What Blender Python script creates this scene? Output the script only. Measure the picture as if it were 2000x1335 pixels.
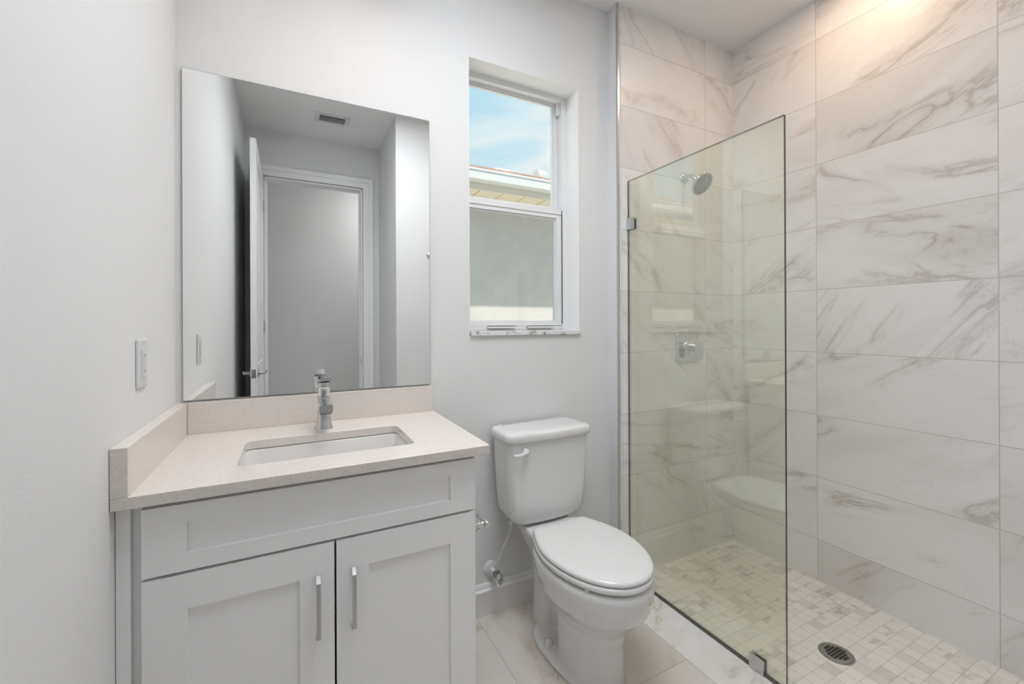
import bpy, bmesh, math, random
from mathutils import Vector, Matrix
random.seed(7)
for o in list(bpy.data.objects): bpy.data.objects.remove(o, do_unlink=True)
SC = bpy.context.scene
COL = SC.collection
PI = math.pi
R = math.radians

# ------------------------------------------------------------------ camera
F_PX = 838.02; CY = 632.77; YAW = 27.15; ROLL = 0.245
CAM = Vector((0.3299, -1.7197, 1.2587))
cam_data = bpy.data.cameras.new('camera'); cam = bpy.data.objects.new('camera', cam_data); COL.objects.link(cam)
cam_data.sensor_fit = 'HORIZONTAL'; cam_data.sensor_width = 36.0
cam_data.lens = 36.0 * F_PX / 2000.0
cam_data.shift_y = (CY - 667.5) / 2000.0
cam_data.clip_start = 0.02
_c, _s = math.cos(R(YAW)), math.sin(R(YAW))
_r0 = Vector((_c, -_s, 0)); _u0 = Vector((0, 0, 1)); _f = Vector((_s, _c, 0))
_cr, _sr = math.cos(R(ROLL)), math.sin(R(ROLL))
_rt = _r0 * _cr - _u0 * _sr; _up = _r0 * _sr + _u0 * _cr
_m = Matrix.Identity(4)
for i in range(3):
    _m[i][0] = _rt[i]; _m[i][1] = _up[i]; _m[i][2] = -_f[i]; _m[i][3] = CAM[i]
cam.matrix_world = _m
SC.camera = cam

# ------------------------------------------------------------------ exposure
vs = SC.view_settings
SC.display_settings.display_device = 'sRGB'
vs.view_transform = 'Standard'; vs.look = 'None'; vs.gamma = 1.0; vs.use_curve_mapping = False
vs.exposure = 0.09

# ------------------------------------------------------------------ light levels
VANITY_L = 120.0      # radiance of the vanity globes
CEIL_FILL_L = 5.6         # radiance of the unseen ceiling panel added as fill
SHOWER_L = 105.0      # radiance of the shower downlight
HALL_FILL_L = 31.0  # radiance of the unseen hall light added as fill
SUN_L = 7.5

CEIL_FILL_W = 7.6        # limited-spread light added below the fill panel, watts
def area(name, loc, size, watts, col, spread):
    d = bpy.data.lights.new(name, 'AREA'); d.shape = 'SQUARE'; d.size = size; d.energy = watts; d.color = col; d.spread = R(spread)
    o = bpy.data.objects.new(name, d); COL.objects.link(o); o.location = loc; return o
area('panel_fill', (0.90, -0.88, 2.845 - 0.0225), 0.78, CEIL_FILL_W, (0.93, 0.975, 1.0), 130)  # added fill to even out the room's brightness

# sky
world = bpy.data.worlds.new('sky'); SC.world = world; world.use_nodes = True
wt = world.node_tree; wt.nodes.clear()
wo = wt.nodes.new('ShaderNodeOutputWorld'); bg = wt.nodes.new('ShaderNodeBackground')
tc = wt.nodes.new('ShaderNodeTexCoord')
mp = wt.nodes.new('ShaderNodeMapping'); mp.inputs['Scale'].default_value = (1.6, 1.6, 3.4); mp.inputs['Location'].default_value = (0.35, 0.1, 0.62)
nz = wt.nodes.new('ShaderNodeTexNoise'); nz.inputs['Scale'].default_value = 2.6; nz.inputs['Detail'].default_value = 7; nz.inputs['Distortion'].default_value = 0.5
rp = wt.nodes.new('ShaderNodeValToRGB')
rp.color_ramp.elements[0].position = 0.46; rp.color_ramp.elements[0].color = (0.50, 0.77, 0.90, 1)
rp.color_ramp.elements[1].position = 0.66; rp.color_ramp.elements[1].color = (0.90, 0.94, 0.94, 1)
wt.links.new(tc.outputs['Generated'], mp.inputs['Vector']); wt.links.new(mp.outputs[0], nz.inputs['Vector'])
wt.links.new(nz.outputs['Fac'], rp.inputs[0]); wt.links.new(rp.outputs[0], bg.inputs['Color'])
bg.inputs['Strength'].default_value = 0.97
wt.links.new(bg.outputs[0], wo.inputs[0])

# sun, high over our own roof, lighting the foot of the neighbour's wall
sd = bpy.data.lights.new('sun', 'SUN'); sd.energy = SUN_L; sd.angle = R(0.6); sd.color = (1.0, 0.97, 0.90)
sun = bpy.data.objects.new('sun', sd); COL.objects.link(sun)
_sdir = Vector((0.25, math.cos(R(69)), -math.sin(R(69)))).normalized()
sun.rotation_euler = (-_sdir).to_track_quat('Z', 'Y').to_euler()
sun.location = (0, -6, 12)

# ------------------------------------------------------------------ material helpers
class NT:
    def __init__(s, name):
        s.mat = bpy.data.materials.new(name); s.mat.use_nodes = True
        s.t = s.mat.node_tree; s.t.nodes.clear()
        s.out = s.t.nodes.new('ShaderNodeOutputMaterial')
    def n(s, kind, **kw):
        nd = s.t.nodes.new(kind)
        for k, v in kw.items():
            if hasattr(nd, k): setattr(nd, k, v)
        return nd
    def l(s, a, b): s.t.links.new(a, b)
    def put(s, sock, v):
        if hasattr(v, 'is_output'): s.l(v, sock)
        else: sock.default_value = v
    def m(s, op, a, b=None, c=None):
        nd = s.t.nodes.new('ShaderNodeMath'); nd.operation = op
        s.put(nd.inputs[0], a)
        if b is not None: s.put(nd.inputs[1], b)
        if c is not None: s.put(nd.inputs[2], c)
        return nd.outputs[0]
    def mapr(s, v, a, b, c, d, smooth=True):
        nd = s.t.nodes.new('ShaderNodeMapRange')
        nd.interpolation_type = 'SMOOTHSTEP' if smooth else 'LINEAR'
        s.put(nd.inputs[0], v)
        for i, x in enumerate((a, b, c, d)): nd.inputs[i + 1].default_value = x
        return nd.outputs[0]
    def mix(s, f, a, b):
        nd = s.t.nodes.new('ShaderNodeMix'); nd.data_type = 'RGBA'
        s.put(nd.inputs[0], f); s.put(nd.inputs[6], a); s.put(nd.inputs[7], b)
        return nd.outputs[2]
    def xyz(s, x, y, z):
        nd = s.t.nodes.new('ShaderNodeCombineXYZ')
        for i, v in enumerate((x, y, z)): s.put(nd.inputs[i], v)
        return nd.outputs[0]
    def noise(s, vec, scale, detail=4, rough=0.5, dist=0.0):
        nd = s.t.nodes.new('ShaderNodeTexNoise')
        s.l(vec, nd.inputs['Vector']); nd.inputs['Scale'].default_value = scale
        nd.inputs['Detail'].default_value = detail; nd.inputs['Roughness'].default_value = rough
        nd.inputs['Distortion'].default_value = dist
        return nd.outputs['Fac']
    def coord(s):
        return s.t.nodes.new('ShaderNodeTexCoord').outputs['Object']
    def bsdf(s, color, rough=0.5, metal=0.0, coat=0.0, spec=0.5, normal=None):
        b = s.t.nodes.new('ShaderNodeBsdfPrincipled')
        s.put(b.inputs['Base Color'], color); s.put(b.inputs['Roughness'], rough)
        b.inputs['Metallic'].default_value = metal
        b.inputs['Coat Weight'].default_value = coat; b.inputs['Coat Roughness'].default_value = 0.05
        b.inputs['Specular IOR Level'].default_value = spec
        if normal is not None: s.l(normal, b.inputs['Normal'])
        s.l(b.outputs[0], s.out.inputs[0]); return b
    def bump(s, h, strength=0.2, dist=0.002):
        b = s.t.nodes.new('ShaderNodeBump'); b.inputs['Strength'].default_value = strength
        b.inputs['Distance'].default_value = dist; s.l(h, b.inputs['Height']); return b.outputs[0]

def c4(r, g=None, b=None): return (r, r if g is None else g, r if b is None else b, 1.0)

def simple(name, col, rough=0.5, metal=0.0, coat=0.0, bump=None, spec=0.5, var=0.0):
    t = NT(name); nrm = None; c = c4(*col)
    if bump or var:
        co = t.coord(); f = t.noise(co, bump[0] if bump else 20, 3)
        if bump: nrm = t.bump(f, bump[1], bump[2])
        if var:
            g = t.noise(co, 4, 3)
            c = t.mix(t.mapr(g, .3, .7, 0, 1), c4(*[x * (1 - var) for x in col]), c4(*[min(1, x * (1 + var)) for x in col]))
    t.bsdf(c, rough, metal, coat, spec, nrm)
    return t.mat

M = {}
M['paint'] = simple('wall_paint', (0.775, 0.775, 0.778), 0.75, bump=(230, 0.22, 0.002), spec=0.25)
M['ceil'] = simple('ceiling_paint', (0.89, 0.89, 0.89), 0.85, bump=(60, 0.35, 0.004), spec=0.2)
M['trim'] = simple('trim_paint', (0.87, 0.87, 0.87), 0.35, spec=0.4)
M['vinyl'] = simple('window_vinyl', (0.82, 0.82, 0.83), 0.35, spec=0.4)
M['reveal'] = simple('daylit_reveal_paint', (0.92, 0.92, 0.92), 0.7, spec=0.25)  # wall paint made lighter, daylight on the reveal put into the colour
M['cabinet'] = simple('cabinet_lacquer', (0.92, 0.92, 0.92), 0.38, spec=0.4)
M['cab_in'] = simple('cabinet_dark_gap', (0.06, 0.06, 0.06), 0.8)
M['ceramic'] = simple('toilet_ceramic', (0.77, 0.77, 0.77), 0.12, coat=0.6)
M['basin'] = simple('basin_ceramic', (0.74, 0.725, 0.71), 0.12, coat=0.5)
M['seat'] = simple('toilet_seat_plastic', (0.80, 0.80, 0.80), 0.16, coat=0.4)
M['chrome'] = simple('chrome', (0.70, 0.71, 0.725), 0.07, metal=1.0)
M['nickel'] = simple('brushed_nickel', (0.50, 0.50, 0.50), 0.5, metal=1.0, bump=(400, 0.05, 0.0005))
M['alu'] = simple('satin_aluminium', (0.62, 0.63, 0.65), 0.25, metal=1.0)
M['steel'] = simple('drain_steel', (0.42, 0.41, 0.39), 0.38, metal=1.0, bump=(300, 0.1, 0.001))
M['black'] = simple('black_void', (0.012, 0.012, 0.012), 0.9)
M['plastic'] = simple('white_plastic', (0.74, 0.745, 0.75), 0.3, spec=0.4)
M['braid'] = simple('braided_hose', (0.62, 0.63, 0.64), 0.4, metal=0.4, bump=(700, 0.4, 0.001))
M['brass'] = simple('dull_nickel_valve', (0.35, 0.34, 0.33), 0.3, metal=1.0)
M['rubber'] = simple('dark_rubber', (0.03, 0.03, 0.032), 0.6)
M['dark_strip'] = simple('dark_bottom_strip', (0.17, 0.155, 0.14), 0.5)
M['gedge'] = simple('glass_edge', (0.015, 0.035, 0.035), 0.08, coat=0.6)
M['stucco'] = simple('neighbour_stucco', (0.80, 0.75, 0.71), 0.9, bump=(90, 0.8, 0.01), var=0.05)
M['gutter'] = simple('white_gutter_metal', (0.66, 0.645, 0.65), 0.4)
M['soffit'] = simple('beige_soffit', (0.72, 0.63, 0.50), 0.7)
M['fasciaw'] = simple('cream_fascia', (0.66, 0.60, 0.51), 0.6)
M['rooft'] = simple('brown_roof_tile', (0.42, 0.28, 0.21), 0.8, bump=(30, 0.6, 0.01), var=0.15)
M['ground'] = simple('outside_ground', (0.55, 0.53, 0.46), 0.9, var=0.2)

def emis(name, col, strength):
    t = NT(name); e = t.n('ShaderNodeEmission'); e.inputs[0].default_value = c4(*col); e.inputs[1].default_value = strength
    t.l(e.outputs[0], t.out.inputs[0]); return t.mat
M['globe'] = emis('lit_vanity_bulb', (1.0, 0.70, 0.46), VANITY_L)
M['ceil_fill'] = emis('ceiling_fill_glow', (0.93, 0.98, 1.03), CEIL_FILL_L)
M['can'] = emis('lit_shower_downlight', (1.0, 0.71, 0.48), SHOWER_L)
M['hall_fill'] = emis('hall_fill_glow', (1.0, 0.99, 0.97), HALL_FILL_L)

def mirror_mat():
    t = NT('mirror_silvering'); g = t.n('ShaderNodeBsdfGlossy')
    g.inputs['Color'].default_value = c4(0.93, 0.94, 0.935); g.inputs['Roughness'].default_value = 0.0
    t.l(g.outputs[0], t.out.inputs[0]); return t.mat
M['mirror'] = mirror_mat()
M['mirror_edge'] = simple('mirror_edge', (0.22, 0.23, 0.23), 0.3)

def glass_mat(name, tint, f0):
    """thin architectural glass: clear pass-through plus a Schlick reflection"""
    t = NT(name)
    geo = t.n('ShaderNodeNewGeometry')
    dp = t.n('ShaderNodeVectorMath', operation='DOT_PRODUCT')
    t.l(geo.outputs['Normal'], dp.inputs[0]); t.l(geo.outputs['Incoming'], dp.inputs[1])
    c = t.m('ABSOLUTE', dp.outputs['Value'])
    f = t.m('MULTIPLY_ADD', t.m('POWER', t.m('SUBTRACT', 1.0, c), 5.0), 1 - f0, f0)
    tr = t.n('ShaderNodeBsdfTransparent'); tr.inputs[0].default_value = c4(*tint)
    gl = t.n('ShaderNodeBsdfGlossy'); gl.inputs['Roughness'].default_value = 0.0; gl.inputs['Color'].default_value = c4(0.98, 1, 1)
    mx = t.n('ShaderNodeMixShader'); t.l(f, mx.inputs[0]); t.l(tr.outputs[0], mx.inputs[1]); t.l(gl.outputs[0], mx.inputs[2])
    t.l(mx.outputs[0], t.out.inputs[0]); return t.mat
M['glass'] = glass_mat('shower_glass', (0.962, 0.972, 0.918), 0.135)
M['pane'] = glass_mat('window_pane', (0.985, 0.99, 0.985), 0.03)

def screen_mat():
    t = NT('insect_screen_mesh')
    co = t.coord(); sp = t.n('ShaderNodeSeparateXYZ'); t.l(co, sp.inputs[0])
    fx = t.m('FRACT', t.m('MULTIPLY', sp.outputs['X'], 1 / 0.0014)); fz = t.m('FRACT', t.m('MULTIPLY', sp.outputs['Z'], 1 / 0.0014))
    th = t.m('MAXIMUM', t.m('LESS_THAN', fx, 0.11), t.m('LESS_THAN', fz, 0.11))
    tr = t.n('ShaderNodeBsdfTransparent'); df = t.n('ShaderNodeBsdfDiffuse'); df.inputs[0].default_value = c4(0.12, 0.13, 0.14)
    mx = t.n('ShaderNodeMixShader'); t.l(th, mx.inputs[0]); t.l(tr.outputs[0], mx.inputs[1]); t.l(df.outputs[0], mx.inputs[2])
    t.l(mx.outputs[0], t.out.inputs[0]); return t.mat
M['screen'] = screen_mat()

def marble(name, ua, va, u0, v0, pu, pv, base=(0.885, 0.872, 0.87), vein=(0.55, 0.525, 0.505), grout=(0.55, 0.53, 0.51),
           gw=0.0022, rough=0.34, ang0=0.45, angv=1.1, amt=1.0, vscale=1.0, tone=0.03, us=1.0):
    t = NT(name); sp = t.n('ShaderNodeSeparateXYZ'); t.l(t.coord(), sp.inputs[0])
    u = t.m('MULTIPLY', sp.outputs[ua], us); v = sp.outputs[va]
    u = t.m('DIVIDE', t.m('SUBTRACT', u, u0), pu); v = t.m('DIVIDE', t.m('SUBTRACT', v, v0), pv)
    iu, iv = t.m('FLOOR', u), t.m('FLOOR', v); fu, fv = t.m('FRACT', u), t.m('FRACT', v)
    du = t.m('MULTIPLY', t.m('MINIMUM', fu, t.m('SUBTRACT', 1.0, fu)), pu)
    dv = t.m('MULTIPLY', t.m('MINIMUM', fv, t.m('SUBTRACT', 1.0, fv)), pv)
    d = t.m('MINIMUM', du, dv)
    gm = t.mapr(d, gw * 0.35, gw * 0.75, 1, 0)
    wn = t.n('ShaderNodeTexWhiteNoise', noise_dimensions='2D'); t.l(t.xyz(iu, iv, 0.0), wn.inputs['Vector'])
    sc = t.n('ShaderNodeSeparateColor'); t.l(wn.outputs['Color'], sc.inputs[0])
    r1, r2, r3 = sc.outputs
    ang = t.m('MULTIPLY_ADD', t.m('SUBTRACT', r1, 0.5), angv, ang0)
    px = t.m('MULTIPLY_ADD', r2, 37.0, t.m('MULTIPLY', fu, pu)); py = t.m('MULTIPLY_ADD', r3, 53.0, t.m('MULTIPLY', fv, pv))
    ca, sa = t.m('COSINE', ang), t.m('SINE', ang)
    a = t.m('ADD', t.m('MULTIPLY', px, ca), t.m('MULTIPLY', py, sa))
    b = t.m('SUBTRACT', t.m('MULTIPLY', py, ca), t.m('MULTIPLY', px, sa))
    vec = t.xyz(t.m('MULTIPLY', a, 1.1 * vscale), t.m('MULTIPLY', b, 3.4 * vscale), t.m('MULTIPLY', r1, 9.0))
    n1 = t.noise(vec, 1.25, 7, 0.52, 0.9)
    dist = t.m('ABSOLUTE', t.m('SUBTRACT', n1, 0.5))
    v1 = t.mapr(dist, 0.0, 0.020, 1, 0); v2 = t.mapr(dist, 0.0, 0.085, 1, 0)
    vec2 = t.xyz(t.m('ADD', t.m('MULTIPLY', a, 2.2 * vscale), 9.0), t.m('MULTIPLY', b, 5.0 * vscale), t.m('MULTIPLY', r2, 7.0))
    amp = t.mapr(t.noise(vec2, 1.0, 3), 0.42, 0.66, 0.05, 1.0)
    n3 = t.noise(vec2, 2.4, 7, 0.6, 1.4)
    v3 = t.m('MULTIPLY', t.mapr(t.m('ABSOLUTE', t.m('SUBTRACT', n3, 0.5)), 0.0, 0.012, 0.35, 0), amp)
    cl = t.mapr(t.noise(vec, 0.8, 4, 0.5, 0.6), 0.46, 0.72, 0.0, 0.30)
    f = t.m('MULTIPLY', t.m('ADD', t.m('MULTIPLY', v1, 0.50), t.m('MULTIPLY', v2, 0.34)), amp)
    f = t.m('MINIMUM', t.m('MULTIPLY', t.m('ADD', t.m('ADD', f, v3), cl), amt), 1.0)
    hue = t.mix(r3, c4(*vein), c4(vein[0] * 1.08, vein[1] * 1.03, vein[2] * 0.97))
    col = t.mix(f, c4(*base), hue)
    tn = t.m('MULTIPLY_ADD', r2, -tone, 1.0)
    hs = t.n('ShaderNodeHueSaturation'); t.l(tn, hs.inputs['Value']); t.l(col, hs.inputs['Color'])
    col = t.mix(gm, hs.outputs[0], c4(*grout))
    rg = t.m('MULTIPLY_ADD', gm, 0.5, rough)
    nb = t.bump(t.m('SUBTRACT', 1.0, gm), 0.35, 0.001)
    t.bsdf(col, rg, spec=0.5, normal=nb)
    return t.mat

# tile layouts read off the photograph
M['tile_right'] = marble('marble_wall_tile_side', 'Y', 'Z', 0.5251, 2.649 - 9 * 0.3068, 0.6116, 0.3068, us=-1.0)
M['tile_back'] = marble('marble_wall_tile_window_side', 'X', 'Z', 2.396, 2.649 - 9 * 0.3068, 0.6116, 0.3068, ang0=-0.5, angv=1.0)
M['tile_floor'] = marble('marble_floor_tile', 'X', 'Y', 1.03, -0.585, 0.6125, 0.6125, base=(0.74, 0.695, 0.65), vein=(0.55, 0.47, 0.40), grout=(0.42, 0.38, 0.35), ang0=0.3, angv=2.5, amt=0.9, rough=0.2)
M['threshold'] = marble('marble_threshold', 'X', 'Y', 1.6425, -2.35, 2.0, 4.0, base=(0.86, 0.84, 0.825), vein=(0.58, 0.53, 0.48), grout=(0.42, 0.38, 0.35), ang0=0.55, angv=0.0, amt=1.1, vscale=1.5, rough=0.2)
def sillm():
    t = NT('marble_sill'); co = t.coord(); n = t.noise(co, 26, 6, 0.6, 0.6)
    t.bsdf(t.mix(t.mapr(n, 0.50, 0.68, 0, 1), c4(0.80, 0.80, 0.80), c4(0.30, 0.30, 0.31)), 0.25); return t.mat
M['sill'] = sillm()

def mosaic():
    t = NT('marble_mosaic_floor'); sp = t.n('ShaderNodeSeparateXYZ'); t.l(t.coord(), sp.inputs[0]); P = 0.0512
    u = t.m('DIVIDE', t.m('SUBTRACT', sp.outputs['X'], 2.412), P); v = t.m('DIVIDE', t.m('SUBTRACT', sp.outputs['Y'], -0.7255), P)
    iu, iv = t.m('FLOOR', u), t.m('FLOOR', v); fu, fv = t.m('FRACT', u), t.m('FRACT', v)
    d = t.m('MULTIPLY', t.m('MINIMUM', t.m('MINIMUM', fu, t.m('SUBTRACT', 1.0, fu)), t.m('MINIMUM', fv, t.m('SUBTRACT', 1.0, fv))), P)
    wn = t.n('ShaderNodeTexWhiteNoise', noise_dimensions='2D'); t.l(t.xyz(iu, iv, 0.0), wn.inputs['Vector'])
    sc = t.n('ShaderNodeSeparateColor'); t.l(wn.outputs['Color'], sc.inputs[0]); r1, r2, r3 = sc.outputs
    gw = t.m('MULTIPLY_ADD', r3, 0.0006, 0.0009)
    gm = t.m('LESS_THAN', d, gw)
    vec = t.xyz(t.m('MULTIPLY_ADD', r2, 31.0, t.m('MULTIPLY', fu, 0.5)), t.m('MULTIPLY_ADD', r1, 47.0, fv), t.m('MULTIPLY', r1, 5.0))
    n1 = t.noise(vec, 1.1, 5, 0.5, 0.7)
    stain = t.m('MULTIPLY', t.mapr(n1, 0.47, 0.66, 0.0, 1.0), t.mapr(r3, 0.45, 0.95, 0.0, 0.75))
    plain = t.mapr(r1, 0.70, 1.0, 0.0, 0.42)
    f = t.m('MINIMUM', t.m('ADD', stain, plain), 1.0)
    col = t.mix(f, c4(0.91, 0.865, 0.82), t.mix(r2, c4(0.50, 0.485, 0.45), c4(0.56, 0.50, 0.44)))
    col = t.mix(t.m('MULTIPLY', gm, 0.6), col, c4(0.52, 0.46, 0.40))
    t.bsdf(col, t.m('MULTIPLY_ADD', gm, 0.4, 0.32), spec=0.4, normal=t.bump(t.m('SUBTRACT', 1.0, gm), 0.4, 0.001))
    return t.mat
M['mosaic'] = mosaic()

def quartz():
    t = NT('speckled_quartz'); co = t.coord()
    vo = t.n('ShaderNodeTexVoronoi'); vo.inputs['Scale'].default_value = 520; t.l(co, vo.inputs['Vector'])
    sc = t.n('ShaderNodeSeparateColor'); t.l(vo.outputs['Color'], sc.inputs[0])
    sp = t.mapr(sc.outputs[0], 0.80, 0.97, 0.0, 0.32); lt = t.mapr(sc.outputs[1], 0.86, 1.0, 0.0, 0.5)
    nz2 = t.noise(co, 160, 3)
    base = t.mix(t.mapr(nz2, 0.35, 0.65, 0, 1), c4(0.73, 0.675, 0.635), c4(0.77, 0.715, 0.675))
    col = t.mix(sp, base, c4(0.42, 0.39, 0.36)); col = t.mix(lt, col, c4(0.84, 0.83, 0.81))
    t.bsdf(col, 0.16, spec=0.5); return t.mat
M['quartz'] = quartz()

# ------------------------------------------------------------------ mesh helpers
class MB:
    def __init__(s): s.bm = bmesh.new(); s.mi = 0
    def face(s, vs):
        f = s.bm.faces.new(vs); f.material_index = s.mi; return f
    def box(s, x0, x1, y0, y1, z0, z1):
        v = [s.bm.verts.new(p) for p in ((x0, y0, z0), (x1, y0, z0), (x1, y1, z0), (x0, y1, z0), (x0, y0, z1), (x1, y0, z1), (x1, y1, z1), (x0, y1, z1))]
        for q in ((0, 3, 2, 1), (4, 5, 6, 7), (0, 1, 5, 4), (1, 2, 6, 5), (2, 3, 7, 6), (3, 0, 4, 7)): s.face([v[i] for i in q])
        return s
    def loft(s, rings, cap0=True, cap1=True, closed=True):
        rs = [[s.bm.verts.new(p) for p in r] for r in rings]; n = len(rs[0])
        for a, b in zip(rs, rs[1:]):
            for i in range(n if closed else n - 1):
                s.face((a[i], a[(i + 1) % n], b[(i + 1) % n], b[i]))
        if cap0: s.face(list(reversed(rs[0])))
        if cap1: s.face(rs[-1])
        return s
    def prism(s, pts, ax, a, b):
        """pts: 2-D outline, extruded along axis ax from a to b"""
        def P(p, t):
            return {'x': (t, p[0], p[1]), 'y': (p[0], t, p[1]), 'z': (p[0], p[1], t)}[ax]
        return s.loft([[P(p, a) for p in pts], [P(p, b) for p in pts]])
    def lathe(s, prof, origin=(0, 0, 0), axis=(0, 0, 1), seg=32, cap0=True, cap1=True):
        """prof: (radius, distance along axis)"""
        ax = Vector(axis).normalized(); o = Vector(origin)
        t = Vector((1, 0, 0)) if abs(ax.x) < 0.9 else Vector((0, 1, 0))
        a = ax.cross(t).normalized(); b = ax.cross(a)
        rings = [[o + ax * h + (a * math.cos(2 * PI * k / seg) + b * math.sin(2 * PI * k / seg)) * max(r, 1e-5) for k in range(seg)] for r, h in prof]
        return s.loft(rings, cap0, cap1)
    def cyl(s, p0, p1, r, seg=24, r1=None):
        d = Vector(p1) - Vector(p0)
        return s.lathe([(r, 0), (r if r1 is None else r1, d.length)], p0, d, seg)
    def tube(s, pts, r, seg=12, sub=6):
        P = [Vector(p) for p in pts]; Q = []
        for i in range(len(P) - 1):
            p0 = P[max(i - 1, 0)]; p1 = P[i]; p2 = P[i + 1]; p3 = P[min(i + 2, len(P) - 1)]
            for k in range(sub):
                t = k / sub
                Q.append(0.5 * ((2 * p1) + (p2 - p0) * t + (2 * p0 - 5 * p1 + 4 * p2 - p3) * t * t + (3 * p1 - p0 - 3 * p2 + p3) * t ** 3))
        Q.append(P[-1]); rings = []; prev = None
        for i, q in enumerate(Q):
            d = (Q[min(i + 1, len(Q) - 1)] - Q[max(i - 1, 0)]).normalized()
            if prev is None: prev = d.orthogonal().normalized()
            prev = (prev - d * prev.dot(d)).normalized(); b = d.cross(prev)
            rr = r(i / (len(Q) - 1)) if callable(r) else r
            rings.append([q + (prev * math.cos(2 * PI * k / seg) + b * math.sin(2 * PI * k / seg)) * rr for k in range(seg)])
        return s.loft(rings)
    def build(s, name, mat, parent=None, bevel=0, seg=2, smooth=40, mods=None):
        me = bpy.data.meshes.new(name)
        bmesh.ops.recalc_face_normals(s.bm, faces=s.bm.faces)
        if parent is not None:
            off = WL[parent.name]; bmesh.ops.translate(s.bm, verts=s.bm.verts, vec=-off)
        s.bm.to_mesh(me); s.bm.free()
        for m_ in (mat if isinstance(mat, (list, tuple)) else [mat]): me.materials.append(m_)
        o = bpy.data.objects.new(name, me); COL.objects.link(o)
        WL[o.name] = Vector((0, 0, 0)) if parent is None else WL[parent.name]
        if parent is not None: o.parent = parent
        if smooth:
            for p in me.polygons: p.use_smooth = True
            me.set_sharp_from_angle(angle=R(smooth))
        if bevel:
            b = o.modifiers.new('bevel', 'BEVEL'); b.width = bevel; b.segments = seg; b.limit_method = 'ANGLE'; b.angle_limit = R(35); b.harden_normals = True
        return o
WL = {}

def thing(name, label, cat, loc, group=None):
    o = bpy.data.objects.new(name, None); COL.objects.link(o); o.location = loc; o.empty_display_size = 0.05
    WL[o.name] = Vector(loc); o['label'] = label; o['category'] = cat
    if group: o['group'] = group
    return o
def tag(o, label, cat, group=None):
    o['label'] = label; o['category'] = cat
    if group: o['group'] = group
    return o
def struct(o, label=None, cat=None):
    o['kind'] = 'structure'
    if label: o['label'] = label
    if cat: o['category'] = cat
    return o
def B(*a): return MB().box(*a)

# ------------------------------------------------------------------ measurements (metres)
W = 2.628; H = 2.845; S = 0.0756; XS = 1.7649; XR = 1.0334; YR = 1.5859; RR = 2.3015
GX = 1.829
WX0, WX1, WZ0, WZ1 = 1.0079, 1.5823, 1.2285, 2.4083
EXT = 0.22          # outer wall thickness

# ------------------------------------------------------------------ the shell
m = MB()
m.box(-0.15, WX0, 0, EXT, -0.1, H + 0.05); m.box(WX1, W + 0.15, 0, EXT, -0.1, H + 0.05)
m.box(WX0, WX1, 0, EXT, -0.1, WZ0 - 0.02); m.box(WX0, WX1, 0, EXT, WZ1, H + 0.05)
m.box(XS, W + 0.01, -S + 0.010, 0.0, -0.05, H)
struct(m.build('wall_back', M['paint']), 'pale grey painted wall holding the mirror and the window', 'wall')
# plaster lining of the window opening, lightened to carry painted daylight
m = MB(); T = 0.0015
m.box(WX1 - T, WX1, 0.0005, 0.10, WZ0, WZ1 - T); m.box(WX0, WX1, 0.0005, 0.10, WZ1 - T, WZ1); m.box(WX0, WX0 + T, 0.0005, 0.10, WZ0, WZ1 - T)
struct(m.build('trim_1', M['reveal']), 'plaster reveal lining the window opening, daylight painted into its colour', 'window reveal')
struct(B(-0.15, 0, -RR - 0.13, 0.0, -0.1, H + 0.05).build('wall_left', M['paint']), 'plain pale wall at the left beside the vanity', 'wall')
struct(B(W, W + 0.15, -YR - 0.15, 0.0, -0.1, H + 0.05).build('wall_right', M['tile_right']), 'marble tiled long wall of the shower', 'tiled wall')
struct(B(XS + 0.008, W, -S, -S + 0.010, -0.03, H).build('wall_shower_end', M['tile_back']), 'marble tiled end wall carrying the shower head', 'tiled wall')
struct(B(XR, GX - 0.01, -YR - 0.12, -YR, -0.1, H + 0.02).build('wall_front', M['paint']), 'painted wall opposite the window, seen at the mirror edge', 'wall')
struct(B(GX - 0.01, W, -YR - 0.12, -YR, -0.1, H + 0.02).build('wall_shower_front', M['tile_back']), 'marble tiled near wall of the shower', 'tiled wall')
struct(B(XR, XR + 0.12, -RR - 0.12, -YR - 0.12, -0.1, H + 0.02).build('wall_entry', M['paint']), 'painted side wall of the entry, seen in the mirror', 'wall')
DX0, DX1, DZ = 0.131, 0.889, 2.465
m = MB()
m.box(0, DX0, -RR - 0.12, -RR, -0.1, H + 0.02); m.box(DX1, XR, -RR - 0.12, -RR, -0.1, H + 0.02); m.box(DX0, DX1, -RR - 0.12, -RR, DZ, H + 0.02)
struct(m.build('wall_door', M['paint']), 'wall around the doorway, seen in the mirror', 'wall')
struct(B(-0.2, W + 0.3, -RR - 0.12, 0.7, H, H + 0.25).build('ceiling', M['ceil']), 'textured white ceiling', 'ceiling')
# hall beyond the door
m = MB(); m.box(-0.9, 2.1, -3.62, -3.5, -0.1, H + 0.02)
struct(m.build('wall_hall', M['paint']), 'grey hall wall seen through the doorway in the mirror', 'wall')
m = MB(); m.box(-0.95, -0.85, -3.5, -RR - 0.12, -0.1, H + 0.02)
struct(m.build('wall_hall_left', M['paint']), 'end wall of the hall', 'wall')
m = MB(); m.box(2.0, 2.1, -3.5, -RR - 0.12, -0.1, H + 0.02); m.box(-0.85, -0.15, -RR - 0.12, -RR, -0.1, H + 0.02); m.box(XR + 0.12, 2.1, -RR - 0.12, -RR, -0.1, H + 0.02)
struct(m.build('wall_hall_right', M['paint']), 'hall walls beside the bathroom', 'wall')
struct(B(-0.95, 2.1, -3.62, -RR - 0.12, H, H + 0.25).build('ceiling_hall', M['ceil']), 'ceiling of the hall', 'ceiling')
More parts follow.
